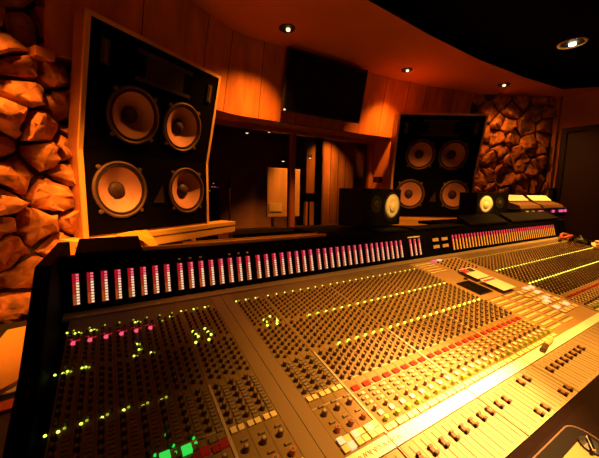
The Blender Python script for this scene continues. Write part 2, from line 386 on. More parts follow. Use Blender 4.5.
for x, z, mm in ((1.40, 1.42, 'magenta'), (1.44, 1.42, 'magenta'), (1.42, 1.47, 'ledgd'), (1.17, 1.44, 'magenta'), (1.48, 1.41, 'ledrd'), (1.36, 1.36, 'ledgd')):
    mb = MB(); mb.box(x, x + .014, 3.44, 3.449, z, z + .014, M[mm]); mb.build('indicator_light', e)
e = empty('talkback_speaker', (2.69, 2.75, 0), 0, 'small dark speaker on a stand beside the wide window mullion', 'speaker')
mb = MB(); mb.lathe([(.13, 0), (.13, .02), (.02, .03)], M['darkmetal'], lambda x, y, h: (2.69 + x, 2.75 + y, h)); mb.tube([(2.69, 2.75, .03), (2.69, 2.75, 1.23)], .016, M['darkmetal']); mb.build('stand', e)
mb = MB(); mb.box(2.59, 2.79, 2.68, 2.82, 1.23, 1.36, M['nscab']); mb.build('cabinet', e, bevel=.012)
for i, (x, y, z) in enumerate(((2.35, 4.4, 2.453), (2.81, 4.4, 2.523), (3.65, 4.2, 2.068), (2.86, 3.9, 1.93))):
    mb = MB(); mb.lathe([(.03, 0), (.045, .02), (.04, .07), (.0, .075)], M['darkmetal'], lambda a, c, h: (x + a, y + c, z + h), 12)
    hl = ['small hanging lamp highest at the left of the live room', 'small hanging lamp in the middle of the left pane', 'small hanging lamp right of the mullion above the wooden screen', 'lowest small hanging lamp above the music ledge'][i]
    e = empty('pendant_lamp', (x, y, z), 0, hl, 'lamp', 'small lamps in the live room'); mb.build('shade', e)
    mb = MB(); mb.lathe([(.0, -.012), (.022, -.006), (.026, .002)], M['bulb'], lambda a, c, h: (x + a, y + c, z + h), 12); mb.build('bulb', e)
    mb = MB(); mb.tube([(x, y, z + .07), (x, y, 3.2)], .004, M['darkmetal'], 5); mb.build('cord', e)

# ------------------------------------------------------------------ recessed downlights
def downlight(x, y, z, r, label, power, aim, size, ringm='ring', off=(.012, 0), color=WARM, blend=1, bm='bulb'):
    e = empty('recessed_downlight', (x, y, z), 0, label, 'ceiling light', 'recessed ceiling downlights')
    T = lambda a, c, h: (x + a, y + c, z + h)
    mb = MB(); mb.lathe([(r, -.001), (r * .985, -.007), (r * .96, -.010), (r * .93, -.004), (r * .78, -.003)], M[ringm], T, 28, cap=False); mb.build('trim_ring', e)
    mb = MB(); mb.lathe([(r * .78, -.003), (.0, -.0025)], M['can'], T, 28, cap=False); mb.build('reflector', e)
    mb = MB(); mb.lathe([(r * .25, -.004), (r * .24, -.020), (0, -.026)], M[bm], lambda a, c, h: (x + a + off[0], y + c + off[1], z + h), 16); mb.build('bulb', e)
    l = lamp('downlight_beam', 'SPOT', (x, y, z - .03), power, color, aim, size, blend, .03)
    l.location = (0, 0, -.03); l.parent = e
downlight(1.54, 1.43, ZC, .075, 'downlight in the ceiling just above the wall screen', 250, (1.20, 1.64, 1.2), 96, 'can')
downlight(3.19, 1.45, ZC, .065, 'downlight in the ceiling between the screen and the right speaker', 230, (3.22, 1.62, 1.2), 98, 'can')
downlight(4.65, 1.06, ZC, .075, 'downlight in the ceiling in front of the right stone wall', 60, (5.4, .95, 1.2), 105, 'can')
downlight(4.277, .247, ZC + .12, .125, 'large gold rimmed downlight in the black ceiling', 420, (4.1, .0, .9), 62, 'goldring', color=HOT, bm='bulbhot')

# ------------------------------------------------------------------ main studio speakers, each on a wooden shelf
def woofer(parent, cx, cz, r, T):
    """driver set in a hole of the baffle; T(u, out, s) -> point, u across, s up the face, out towards the room"""
    TT = lambda a, c, h: T(cx + a, h, cz + c)
    mb = MB(); mb.lathe([(r * .91, -.02), (r, -.001), (r, .012), (r * .95, .016), (r * .90, .010), (r * .90, -.02)], M['steel'], TT, 40, cap=False)
    for k in range(4):
        an = math.pi / 4 + k * math.pi / 2; ux, uz = math.cos(an) * r * 1.06, math.sin(an) * r * 1.06
        mb.lathe([(.016, .001), (.014, .012), (.0, .014)], M['steel'], lambda a, c, h: T(cx + ux + a, h, cz + uz + c), 10)
    wf_ = mb.build('woofer', parent, smooth=False)
    mb = MB(); mb.lathe([(r * .895, .004), (r * .85, .011), (r * .80, .003)], M['rubber'], TT, 40, cap=False); mb.build('surround', wf_, smooth=True)
    mb = MB(); mb.lathe([(r * .80, .003), (r * .60, -.022), (r * .42, -.042), (r * .26, -.056)], M['cone'], TT, 40, cap=False); mb.build('cone', wf_, smooth=True)
    mb = MB(); mb.lathe([(r * .30, -.052), (r * .27, -.036), (r * .17, -.024), (0, -.019)], M['dust'], TT, 28); mb.build('dust_cap', wf_, smooth=True)
def pierced(T, x0, x1, s0, s1, holes, mat, parent):
    """one flat board with round holes, 4 mm thick edges hidden by the frame"""
    bm = bmesh.new(); ed = []
    def loop(pts):
        vs = [bm.verts.new(p) for p in pts]
        for i in range(len(vs)): ed.append(bm.edges.new((vs[i], vs[(i + 1) % len(vs)])))
    loop([T(x0, -.003, s0), T(x1, -.003, s0), T(x1, -.003, s1), T(x0, -.003, s1)])
    for cx, cz, r in holes: loop([T(cx + r * math.cos(2 * math.pi * k / 36), -.003, cz + r * math.sin(2 * math.pi * k / 36)) for k in range(36)])
    bmesh.ops.triangle_fill(bm, edges=ed, use_beauty=True)
    return bm
HW, Z0S, ZK, SLEN, LA = .55, 1.07, 1.62, .765, math.radians(13)
def main_speaker(loc, rz, label, depth):
    e = empty('studio_speaker', loc, rz, label, 'speaker', 'main studio speakers')
    lo = lambda u, out, s: (u, -out, s)
    up = lambda u, out, s: (u, -s * math.sin(LA) - out * math.cos(LA), ZK + s * math.cos(LA) - out * math.sin(LA))
    zt, yt = ZK + SLEN * math.cos(LA), -SLEN * math.sin(LA)
    prof = [(.082, Z0S), (.082, ZK), (yt + .082, zt), (yt + depth, zt + .0), (depth, ZK), (depth, Z0S)]
    mb = MB(); mb.prism(prof, -HW, HW, M['cabwood'], lambda a, p, q: (a, p, q))
    for u0, u1 in ((-HW, -HW + .022), (HW - .022, HW)):
        mb.prism([(.012, Z0S), (.012, ZK), (yt + .012, zt), (yt + .082, zt), (.082, ZK), (.082, Z0S)], u0, u1, M['cabwood'], lambda a, p, q: (a, p, q))
    mb.prism([(yt + .012, zt - .02), (yt + .012, zt), (yt + .082, zt), (yt + .082, zt - .02)], -HW + .022, HW - .022, M['cabwood'], lambda a, p, q: (a, p, q))
    mb.prism([(.012, Z0S), (.012, Z0S + .02), (.082, Z0S + .02), (.082, Z0S)], -HW + .022, HW - .022, M['cabwood'], lambda a, p, q: (a, p, q)); mb.build('cabinet', e)
    bl = pierced(lo, -HW + .022, HW - .022, Z0S + .01, ZK, [(sx * .292, 1.376, .178) for sx in (-1, 1)], None, None)
    bu = pierced(up, -HW + .022, HW - .022, 0, SLEN - .015, [(sx * .210, .266, .176) for sx in (-1, 1)], None, None)
    me_ = bpy.data.meshes.new('baffle'); bl.to_mesh(me_); tmp = bpy.data.meshes.new('t'); bu.to_mesh(tmp); bl.from_mesh(tmp); bl.to_mesh(me_); bpy.data.meshes.remove(tmp); bl.free(); bu.free()
    me_.materials.append(M['baffle']); bo = bpy.data.objects.new('baffle', me_); COL.objects.link(bo); bo.parent = e
    mb = MB()
    for s in (-1, 1):
        u0, u1 = (-HW, -HW + .026) if s < 0 else (HW - .026, HW)
        mb.box(u0, u1, Z0S, ZK, -.02, .004, M['trimwood'], lambda u, q, o: lo(u, o, q)); mb.box(u0, u1, 0, SLEN, -.02, .004, M['trimwood'], lambda u, q, o: up(u, o, q))
    mb.box(-HW + .026, HW - .026, SLEN - .024, SLEN, -.02, .004, M['trimwood'], lambda u, q, o: up(u, o, q))
    mb.build('trim_frame', e)
    for sx in (-1, 1):
        woofer(e, sx * .292, 1.376, .193, lambda u, o, q: lo(u, o - .003, q))
        woofer(e, sx * .210, .266, .190, lambda u, o, q: up(u, o - .003, q))
        mb = MB(); mb.box(sx * .435 - .022, sx * .435 + .022, .52, .66, -.003, .010, M['dust'], lambda u, q, o: up(u, o, q)); mb.box(sx * .435 - .008, sx * .435 + .008, .53, .65, .010, .014, M['steel'], lambda u, q, o: up(u, o, q)); mb.build('tweeter', e)
    mb = MB()                                                # wide horn with lips above the woofers
    mb.box(-.23, .23, .665, .69, -.003, .012, M['dust'], lambda u, q, o: up(u, o, q)); mb.box(-.23, .23, .495, .52, -.003, .012, M['dust'], lambda u, q, o: up(u, o, q))
    mb.box(-.16, .16, .52, .665, -.003, .004, M['rubber'], lambda u, q, o: up(u, o, q)); mb.build('horn', e)
    mb = MB(); mb.add([lo(-.04, .012, 1.28), lo(.05, .012, 1.28), lo(.035, .012, 1.42), lo(-.04, -.003, 1.28), lo(.05, -.003, 1.28), lo(.035, -.003, 1.42)], [(0, 1, 2), (3, 5, 4), (0, 3, 4, 1), (1, 4, 5, 2), (2, 5, 3, 0)], M['rubber']); mb.build('port', e)
    return e
LRZ = math.atan2(.53, .848)
main_speaker((.42, 1.44, 0), LRZ, 'huge four-woofer studio speaker at left beside the stone wall', .115)
main_speaker((3.72, 1.364, 0), -LRZ, 'huge four-woofer studio speaker at right beyond the flat screen', .2)
def speaker_shelf(loc, rz, label, u0, u1):
    e = empty('speaker_shelf', loc, rz, label, 'shelf', 'wooden speaker shelves')
    T = lambda u, v, z: (u, v, z)
    mb = MB(); mb.box(u0, u1, -.07, .11, 1.035, 1.068, M['shelfwood']); mb.build('shelf_top', e)
    mb = MB(); mb.box(u0, u1, -.065, -.035, .965, 1.034, M['shelfwood']); mb.build('front_rail', e)
    for u in (u0, u1 - .07):
        mb = MB(); mb.box(u, u + .07, -.034, .10, 0, 1.034, M['shelfwood']); mb.build('leg', e)
    return e
speaker_shelf((.42, 1.44, 0), LRZ, 'pale wooden shelf with legs carrying the left studio speaker', -.64, .86)
speaker_shelf((3.72, 1.364, 0), -LRZ, 'pale wooden shelf carrying the right studio speaker', -.60, .62)
# yellow paper folded over the left shelf front
mb = MB()
def SL(u, v, z): c, s_ = math.cos(LRZ), math.sin(LRZ); return (.42 + u * c - v * s_, 1.44 + u * s_ + v * c, z)
pts = [[(-.36, -.02, 1.071), (-.26, .0, 1.078), (-.20, -.01, 1.074)], [(-.40, -.078, 1.076), (-.26, -.08, 1.092), (-.17, -.078, 1.088)], [(-.235, -.09, 1.03), (-.17, -.092, 1.03), (-.12, -.09, 1.02)], [(-.155, -.096, .965), (-.12, -.098, .958), (-.085, -.096, .95)]]
vs = [SL(*p) for r in pts for p in r] + [SL(p[0], p[1] + .001, p[2] + .002) for r in pts for p in r]
fs = []
for r in range(3):
    for c in range(2): i = r * 3 + c; fs += [(i, i + 1, i + 4, i + 3), (12 + i, 12 + i + 3, 12 + i + 4, 12 + i + 1)]
mb.add(vs, fs, M['yellowp']); tag(mb.build('folded_paper', origin=SL(-.2, 0, 1.07)), 'bright yellow paper folded over the left speaker shelf edge', 'paper')

# ------------------------------------------------------------------ flat screen on the bulkhead
e = empty('television', (2.22, 1.78, 2.23), 0, 'black flat screen mounted high on the wood wall above the window', 'television')
ct, st = math.cos(.20), math.sin(.20)
TVT = lambda x, s, o: (x, 1.765 - s * st - o * ct, 2.225 + s * ct - o * st)
mb = MB(); mb.box(1.68, 2.76, 0, .60, -.045, 0, M['bezel'], TVT); mb.build('housing', e, bevel=.006)
mb = MB(); mb.box(1.70, 2.74, .025, .58, .0005, .003, M['tv'], TVT); mb.build('screen', e)
mb = MB(); mb.box(1.695, 1.715, .004, .018, .0005, .004, M['ledw'], TVT); mb.build('power_light', e)
mb = MB(); mb.box(2.05, 2.4, .2, .42, -.10, -.046, M['darkmetal'], TVT); mb.build('wall_mount', e)
mb = MB(); mb.box(3.33, 3.445, 1.99, 2.06, 1.53, 1.61, M['dframe']); mb.box(3.325, 3.33, 2.0, 2.05, 1.54, 1.60, M['darkmetal']); tag(mb.build('wall_box', origin=(3.39, 2.02, 1.53), bevel=.004), 'small dark box on the wood reveal beside the window', 'wall box')
mb = MB(); mb.box(5.85, 5.925, .78, .85, 1.30, 1.50, M['nscab']); mb.box(5.845, 5.85, .79, .84, 1.33, 1.47, M['darkmetal']); tag(mb.build('wall_speaker', origin=(5.89, .81, 1.3), bevel=.004), 'small black box on the wall by the dark doorway', 'speaker')

# ------------------------------------------------------------------ the mixing console
U = .0386; Z0 = 1.02; SA, CA = math.sin(math.radians(10.1)), math.cos(math.radians(10.1)); ZP = -.03413
GAP = .1744
def S(x, v, h=0):          # console surface: x in channel widths, v metres from the meters towards the engineer, h above
    z = ZP + h; return (x * U, -v * CA - z * SA, Z0 - v * SA + z * CA)
CON = empty('mixing_console', (1.9, -.3, 0), 0, 'very long studio mixing console covered in knobs and lit meters', 'mixing console')
XL, XR = -.95, 98.2
# body and pedestals
mb = MB()
f0 = S(0, .912, -.006); f1 = S(0, .02, -.006)
prof = [(f0[1], f0[2]), (f1[1], f1[2]), (.03, 1.0), (.30, .99), (.30, .60), (-.55, .60), (-.88, .76)]
mb.prism(prof, XL * U, XR * U, M['housing'], lambda a, p, q: (a, p, q)); mb.build('console_body', CON)
for x in (.1, 1.7, 3.3):
    mb = MB(); mb.box(x, x + .30, -.45, .22, 0, .60, M['housing']); mb.build('pedestal', CON)
def cheek(x0, x1, name):
    mb = MB(); prof = [(.31, .56), (.31, 1.178), (-.12, 1.178), (-.20, 1.115), (-.36, .996), (-.50, .925), (-.95, .846), (-.95, .76), (-.6, .56)]
    mb.prism(prof, x0, x1, M['housing'], lambda a, p, q: (a, p, q)); return mb.build(name, CON, bevel=.004)
cheek(-.074, XL * U - .001, 'left_end_panel'); 
mb = MB(); prof = [(.31, .56), (.31, 1.16), (-.02, 1.16), (-.06, 1.02), (-.95, .845), (-.95, .76), (-.6, .56)]
mb.prism(prof, XR * U + .001, XR * U + .035, M['housing'], lambda a, p, q: (a, p, q)); mb.build('right_end_panel', CON, bevel=.004)
# armrest
mb = MB(); mb.prism([(.9155, -.03), (.916, .006), (.94, .016), (1.08, .014), (1.12, -.004), (1.13, -.05), (1.08, -.085), (.93, -.05)], XL * U, XR * U, M['leather'], lambda a, v, h: (a, S(0, v, h)[1], S(0, v, h)[2])); mb.build('armrest', CON, bevel=.006)
# meter bridge
MT = lambda x, t, o: (x * U, .0 + .0243 * t / .0965 - o * .97, 1.02 + t + o * .24 - .002)
mb = MB(); prof = [(.002, .995), (.037, 1.165), (.082, 1.165), (.17, .995)]
mb.prism(prof, XL * U, XR * U, M['housing'], lambda a, p, q: (a, p, q)); mb.build('meter_bridge', CON)
for x0, x1 in ((1.06, 1.76), (2.24, 3.78)):
    mb = MB(); mb.box(x0, x1, .083, .44, 1.145, 1.165, M['housing']); mb.build('monitor_shelf', CON)
mb = MB(); mb.prism([(-.006, -.001), (-.006, .010), (.033, .006), (.036, -.001)], XL * U, XR * U, M['lip'], lambda a, v, h: (a, S(0, v, h)[1], S(0, v, h)[2])); mb.build('bridge_lip', CON)
mb = MB(); mb.box(.20, 1.02, .055, .075, 1.166, 1.178, M['rail']); mb.box(.34, .98, .076, .082, 1.178, 1.184, M['rail']); mb.build('bridge_rail', CON)
def lid(x0, x1, y0, y1, z0, z1, skew=.03):
    mb = MB(); mb.hexa([(x0, y0, z0), (x1, y0, z0), (x1 - skew, y1, z0), (x0 - skew * .3, y1, z0), (x0, y0, z0 + .012), (x1, y0, z0 + .012), (x1 - skew, y1, z1), (x0 - skew * .3, y1, z1)], M['lid'])
    return mb.build('bridge_lid', CON, bevel=.003)
lid(0, .195, .04, .22, 1.166, 1.200, -.0)
for x0, x1 in ((1.09, 1.30), (1.36, 1.60), (1.66, 2.2)): lid(x0, x1, .03, .12, 1.166, 1.182, .05)
for x0, x1 in ((2.28, 2.82), (2.9, 3.82)): lid(x0, x1, .03, .13, 1.166, 1.236, .05)
# bay dividers on the bridge
for k in range(1, 6):
    mb = MB(); mb.box(k * (8 + GAP) - .64, k * (8 + GAP) - .54, 0, .13, .0, .003, M['lid'], MT); mb.build('bridge_divider', CON)
def meter(x, right):
    mb = MB(); H = .0965
    mb.box(x - .36, x + .34, -.004, H + .004, .0005, .0015, M['mback'], MT)
    mb.box(x - .25, x - .03, 0, H * .34, .0016, .0022, M['mdima'], MT); mb.box(x - .25, x - .03, H * .34, H * .66, .0016, .0022, M['mdimo'], MT); mb.box(x - .25, x - .03, H * .66, H, .0016, .0022, M['mdimr'], MT)
    n = 11
    for k in range(n):
        t0 = H * k / n; red = k >= 8
        mm = M['mpink'] if red else (M['myel'] if right else M['mwhite'])
        if right and red: mm = M['ledr']
        mb.box(x + .0, x + .20, t0 + .0013, t0 + H / n - .0013, .0016, .003, mm, MT)
    return mb.build('level_meter', CON)
for bay in range(5):
    for c in range(8): meter((8 + GAP) * bay + c, False)
for x in (41.9, 42.96, 44.0): meter(x, False)
mb = MB(); mb.box(41.4, 44.3, .104, .112, .0005, .003, M['sblue'], MT); mb.build('meter_label', CON)
RM = [53.05 + i * .997 + (i // 8) * GAP * .3 for i in range(43)]
for x in RM: meter(x, True)
for x in (47.4, 49.9):
    for t in (.025, .068):
        mb = MB(); mb.box(x, x + 1.6, t, t + .02, .0005, .004, M['tan'], MT); mb.build('bridge_switch', CON)
for x in (14.0 - .0, ): pass
for x in (9.17 - 1, 10.17 - 1, 11.17 - 1, 13.17, 14.17, 15.17):        # small white lamps over some meters
    mb = MB(); mb.box(x - .12, x + .12, .108, .114, .0005, .003, M['sblue'], MT); mb.build('peak_lamp', CON)

# surface panels
def slab(name, x0, x1, v0, v1, m, h0=-.004, h1=.0, lines=None, bev=0):
    mb = MB(); mb.box(x0, x1, -v1, -v0, h0, h1, m, lambda x, v, h: S(x, -v, h))
    for ln in lines or (): mb.box(ln[0], ln[1], -ln[3], -ln[2], h1 - .001, h1 + ln[5] if len(ln) > 5 else h1 + .0006, ln[4], lambda x, v, h: S(x, -v, h))
    return mb.build(name, CON)
BAY = lambda k: (8 + GAP) * k
R0 = 52.62
bays = [(BAY(k), 8, -.5) for k in range(5)] + [(R0 + .5 + k * (8 + GAP * .3), 8, -.5) for k in range(5)] + [(R0 + .5 + 5 * (8 + GAP * .3), 4, -.5)]
VT, VS = .037, .757
channels = []
for bi, (x0, n, _) in enumerate(bays):
    lines = []
    for c in range(n):
        if bi == 1 and c in (3, 4): continue
        channels.append((bi, x0 + c))
        if not (bi == 1 and c in (0,)) and c: lines.append((x0 + c - .53, x0 + c - .49, VT, VS - .002, M['divider']))
        for dx in (-.3, -.1, .1, .3): lines.append((x0 + c + dx - .025, x0 + c + dx + .025, VT + .003, .086, M['divider']))
    for v in (.602 - .012, .632): lines.append((x0 - .5, x0 + n - .5, v - .0012, v + .0012, M['edge']))
    if bi == 1:
        slab('channel_panel', x0 - .5, x0 + 2.5, VT, VS, M['panel'], lines=[l for l in lines if l[0] < x0 + 2.5 and l[1] <= x0 + 2.6])
        slab('blank_panel', x0 + 2.52, x0 + 3.5, VT, VS, M['blank'], h1=.001); slab('blank_panel', x0 + 3.54, x0 + 4.48, VT, VS, M['blank'], h1=.001)
        slab('channel_panel', x0 + 4.5, x0 + 7.5, VT, VS, M['panel'], lines=[(max(l[0], x0 + 4.5), *l[1:]) for l in lines if l[1] > x0 + 4.5])
    else: slab('channel_panel', x0 - .5, x0 + n - .5, VT, VS, M['panel'], lines=lines)
    if bi: slab('bay_edge', x0 - .5 - (GAP if bi < 6 else .05), x0 - .5, VT, VS, M['blank'], h1=.002, lines=[(x0 - .5 - (GAP if bi < 6 else .05), x0 - .5, .46, VS, M['edge'], .001)])
# centre section
CX0, CX1 = BAY(4) + 7.52, R0 - .2
cl = []
for i in range(5): cl.append((40.7, 44.4, .065 + i * .026, .065 + i * .026 + .008, M['cream'], .004))
for i in range(9):
    v = .475 + i * .029
    cl.append((40.6, 43.6, v, v + .004, M['divider'])); cl.append((44.0, 47.0, v, v + .004, M['divider'])); cl.append((40.8, 43.4, v + .010, v + .020, M['tan'], .003)); cl.append((44.2, 46.8, v + .010, v + .020, M['tan'], .003))
slab('centre_panel', CX0, CX1, VT, VS, M['cpanel'], lines=cl)
mb = MB(); mb.box(41.2, 44.1, -.435, -.31, .0005, .006, M['lcd'], lambda x, v, h: S(x, -v, h)); mb.build('display_screen', CON)
rnd = random.Random(4)
mb = MB(); mb.box(44.0, 44.5, -.296, -.284, .0005, .010, M['knob'], lambda x, v, h: S(x, -v, h)); mb.build('jog_knob', CON)
# scribble strips and fader panels
for bi, (x0, n, _) in enumerate(bays):
    slab('scribble_strip', x0 - .62, x0 + n - .55, VS + .001, .789, M['scrib'], h1=.002)
    fl = []
    for c in range(n):
        fl.append((x0 + c - .52, x0 + c - .49, .792, .912, M['divider'])); fl.append((x0 + c - .03, x0 + c + .03, .800, .906, M['slot']))
    slab('fader_panel', x0 - .62, x0 + n - .55, .791, .914, M['fader'], lines=fl)
slab('scribble_strip', CX0, CX1, VS + .001, .789, M['scrib'], h1=.002)
slab('fader_panel', CX0, CX1, .791, .914, M['fader'], lines=[(CX0 + i, CX0 + i + .05, .795, .91, M['divider']) for i in range(1, 12)])
mb = MB()                                                     # handwriting on the strip
for i in range(9):
    x = 13.2 + i * .36; pts = [S(x + .1 * k * .5 + .05 * math.sin(k * 2.3 + i), .773 + .006 * math.sin(k * 1.9 + i * 1.3), .0026) for k in range(6)]
    mb.tube(pts, .0007, M['ink'], 4)
mb.build('handwriting', CON)

# knobs, buttons, lamps
def knob_mesh(mb, x, v, r, h, m, cap=None, seg=8):
    T = lambda a, c, hh: (S(x, v, hh)[0] + a, *S(x, v + c, hh)[1:])
    mb.lathe([(r, .0005), (r * .92, h)], m, T, seg)
    if cap: mb.lathe([(r * .6, h + .0002), (r * .5, h + .0012)], cap, T, seg)
    else:
        mb.lathe([(r * .66, h + .0001), (r * .6, h + .0008)], M['kcapb'], T, 6)
        mb.box(-r * .16, r * .16, -r * .9, 0, h, h + .0012, M['kcap'], lambda a, c, hh: T(a, c, hh + .0006))
def cap_mesh(mb, x, v, wx, wv, h, m):
    mb.box(x - wx, x + wx, -v - wv, -v + wv, .0005, h, m, lambda a, c, hh: S(a, -c, hh))
class Kind:
    def __init__(s, name, cap=100): s.name = name; s.items = []; s.cap = cap
    def put(s, x, v, fn): s.items.append((px_size(S(x, v, .01)), fn))
    def flush(s):
        it = sorted(s.items, key=lambda t: -t[0])
        for _, fn in it[:s.cap]:
            mb = MB(); fn(mb); mb.build(s.name, CON)
        if len(it) > s.cap:
            mb = MB()
            for _, fn in it[s.cap:]: fn(mb)
            tag(mb.build(s.name, CON), kind='stuff')
KN, BT, LD, FD = Kind('rotary_knob'), Kind('push_button'), Kind('indicator_light'), Kind('fader_cap')
def knob(x, v, r=.0052, h=.011, m='knob', cap=None):
    KN.put(x, v, lambda mb, a=(x, v, r, h, M[m], M[cap] if cap else None): knob_mesh(mb, *a))
def butt(x, v, wx=.2, wv=.006, h=.005, m='cream'):
    BT.put(x, v, lambda mb, a=(x, v, wx, wv, h, M[m]): cap_mesh(mb, *a))
def led(x, v, m='ledg', r=.0032, h=.004):
    LD.put(x, v, lambda mb, a=(x, v, r, h, M[m]): mb.lathe([(r, .0005), (r * .9, h * .6), (r * .4, h)], a[4], lambda p, c, hh: (S(x, v, hh)[0] + p, *S(x, v + c, hh)[1:]), 8))
def row(v0, v1, n): return [v0 + (v1 - v0) * i / (n - 1) for i in range(n)]
for bi, x in channels:
    near = bi in (0, 1)
    for i, v in enumerate(row(.118, .262, 8)):
        knob(x - .24, v, .0048, .010); knob(x + .22, v + .010, .0042, .009, 'knob' if i % 3 else 'kbrown')
    for i, v in enumerate(row(.300, .435, 7)):
        knob(x - .24, v, .0056, .012); knob(x + .22, v + .010, .0046, .010)
    for i, v in enumerate(row(.474, .580, 6)):
        knob(x - .22, v, .0060, .013); 
        if near: butt(x + .24, v, .15, .004, .004, 'grey'); butt(x + .24, v + .010, .15, .004, .004, 'grey')
        else: knob(x + .24, v + .010, .0050, .011)
    lit = bi >= 2
    led(x - .1, .097, 'ledg' if (lit and bi < 5) else 'ledgd', .0026)
    if lit:
        bi == 2 and x < 17.5 or (led(x + .05, .280, 'ledg', .0050), led(x - .25, .283, 'ledgd', .0045))
        bi == 2 and x < 17.5 or (led(x + .05, .457, 'ledg', .0055, .006), led(x - .25, .460, 'ledgd', .0050))
    if bi in (2, 3, 4) or bi > 4:
        butt(x, .625, .28, .0075, .005, 'redb')
        for v in (.646, .661, .676): butt(x - .14, v, .10, .0035, .006, 'grey'); butt(x + .2, v, .12, .0035, .004, 'tan')
        knob(x - .05, .697, .0048, .014, 'kbrown', 'kgrey'); butt(x + .12, .711, .17, .006, .006, 'sblue')
        knob(x + .05, .730, .0062, .014, 'kgreen', 'kgrey')
        for dx in (-.24, .22): butt(x + dx, .748, .19, .0065, .005, 'cream')
    elif bi == 1:
        butt(x - .24, .604, .17, .007, .005, 'cream'); butt(x + .2, .604, .17, .007, .005, 'cream'); led(x - .2, .597, 'yellit', .0028)
        butt(x + .1, .634, .18, .003, .005, 'grey'); knob(x - .02, .655, .0068, .015, 'kbrown', 'kgrey')
        butt(x + .1, .680, .18, .003, .005, 'grey'); knob(x + .05, .702, .0066, .015, 'korange', 'kblue')
        for j, v in enumerate((.728, .745)):
            for dx in (-.24, .22): butt(x + dx, v, .2, .0075, .006, 'cream')
    else:
        butt(x + .2, .607, .2, .006, .005, 'grey'); butt(x - .24, .607, .2, .006, .005, 'grey'); butt(x - .2, .627, .2, .008, .005, 'redb' if x > 5.5 else 'grey')
        for v in (.655, .70): knob(x, v, .0066, .015, 'kbrown', 'kgrey')
        for dx in (-.24, .22): butt(x + dx, .742, .2, .0075, .006, 'cream')
    # faders
for x, v in ((12.95, .727), (14.0, .728), (15.05, .729), (13.35, .745)): butt(x, v, .2, .008, .0075, 'whitelit')
# lit lamps on the two left bays, where the photo shows them
for i in range(6): led(i, .163, 'ledr', .0070, .008); led(i - .22, .145, 'ledrd', .0062); led(i + .22, .149, 'ledrd', .0062)
for x, v in ((-.5, .103), (.0, .113), (.22, .113), (1.0, .113), (1.2, .113), (4.0, .113), (4.2, .113), (5.81, .13), (6.65, .117), (3.64, .278), (4.0, .255), (4.71, .281), (3.92, .228), (-.32, .281), (-.1, .277), (.66, .277), (.86, .277)): led(x, v, 'ledg', .0030); led(x + .18, v + .004, 'ledgd', .003)
for x, v in ((-.1, .457), (.86, .455), (1.8, .456), (2.83, .454), (3.8, .459), (4.81, .459)): led(x, v, 'ledg', .0032); led(x + .25, v - .004, 'ledgd', .003)
for x, v in ((7.94, .227), (7.83, .283), (8.15, .257), (8.05, .245), (8.91, .225), (8.83, .284), (9.14, .262), (9.0, .245), (13.98, .249), (14.73, .237), (13.91, .283), (15.1, .256), (14.83, .285), (14.05, .262), (15.05, .27)): led(x, v, 'ledg', .0044, .005)
for x in (7.64, 8.73, 9.74, 12.78, 13.78, 14.83): led(x, .098, 'ledg', .0032)
for x, v, mm in ((4.45, .601, 'greenlit'), (5.46, .605, 'greenlit'), (7.22, .625, 'redlit'), (6.24, .624, 'redlit')): butt(x, v, .24, .0085, .0075, mm)
for x, v in ((4.05, .588), (4.9, .583), (5.9, .584), (4.95, .600), (5.95, .597), (4.7, .553)): led(x, v, 'greenlit', .0035)
led(-.72, .28, 'ledg', .003); led(-.62, .457, 'ledg', .003)
for x, v in ((50.2, .485), (49.8, .58), (47.9, .648), (51.6, .487), (50.5, .652), (48.6, .60), (50.6, .53)): butt(x, v, .5, .012, .006, 'whitelit')
for i in range(6):
    for j in range(4):
        butt(47.6 + j * 1.15, .50 + i * .036, .42, .011, .005, 'tan' if (i + j) % 3 else 'cream')
for i in range(7):
    for j in range(5): knob(46.0 + j * 1.2, .075 + i * .022, .0052, .010)
for x in (45.6, 46.2, 46.8, 47.4): butt(x, .052, .26, .007, .006, 'magenta' if x < 46.5 else 'whitelit')
# fader caps
def fcap(x, v): FD.put(x, v, lambda mb, a=(x, v): (cap_mesh(mb, a[0], a[1], .13, .011, .007, M['kbrown']), cap_mesh(mb, a[0], a[1] + .008, .13, .003, .011, M['knob']), cap_mesh(mb, a[0], a[1] - .008, .13, .003, .010, M['kbrown'])))
for bi, (x0, n, _) in enumerate(bays):
    for c in range(n):
        v = .832
        if bi == 3 and c in (2, 3): v = .894
        if bi == 3 and c in (6, 7): v = .894
        if bi in (2, 3, 4): fcap(x0 + c, v if not (bi == 3 and c in (4, 5)) else .818)
        elif bi < 2 or bi > 4:
            if not (bi == 1 and c in (3, 4)): fcap(x0 + c, .832 + .02 * ((c * 7 + bi) % 3))
for k in (KN, BT, LD, FD): k.flush()

# ------------------------------------------------------------------ things lying on the console
def sheet(name, corners, h0, h1, m, extra, label, cat):
    mb = MB(); P = [S(x, v, h0) for x, v in corners] + [S(x, v, h1) for x, v in corners]; mb.hexa(P, m)
    for cs, mm in extra:
        mb.hexa([S(x, v, h1) for x, v in cs] + [S(x, v, h1 + .0004) for x, v in cs], mm)
    return tag(mb.build(name, origin=S(*corners[0], h0)), label, cat)
sheet('cue_sheet', [(45.0, .335), (48.2, .335), (48.6, .215), (45.4, .215)], .017, .0185, M['paper'], [([(45.2, .262), (46.6, .262), (46.75, .222), (45.4, .222)], M['magp']), ([(46.7, .262), (48.0, .262), (48.2, .222), (46.85, .222)], M['blackp'])], 'printed sheet with magenta and black picture on the console', 'paper')
sheet('track_sheet', [(44.9, .47), (48.1, .47), (48.2, .345), (45.0, .345)], .017, .0185, M['paper'], [([(45.1, .372), (47.9, .372), (47.95, .357), (45.15, .357)], M['magp'])], 'white sheet headed by a magenta band beside the black display', 'paper')
e = empty('marker_pen', S(35.6, .775, .01), 0, 'black capped marker pen lying on the white scribble strip', 'marker pen')
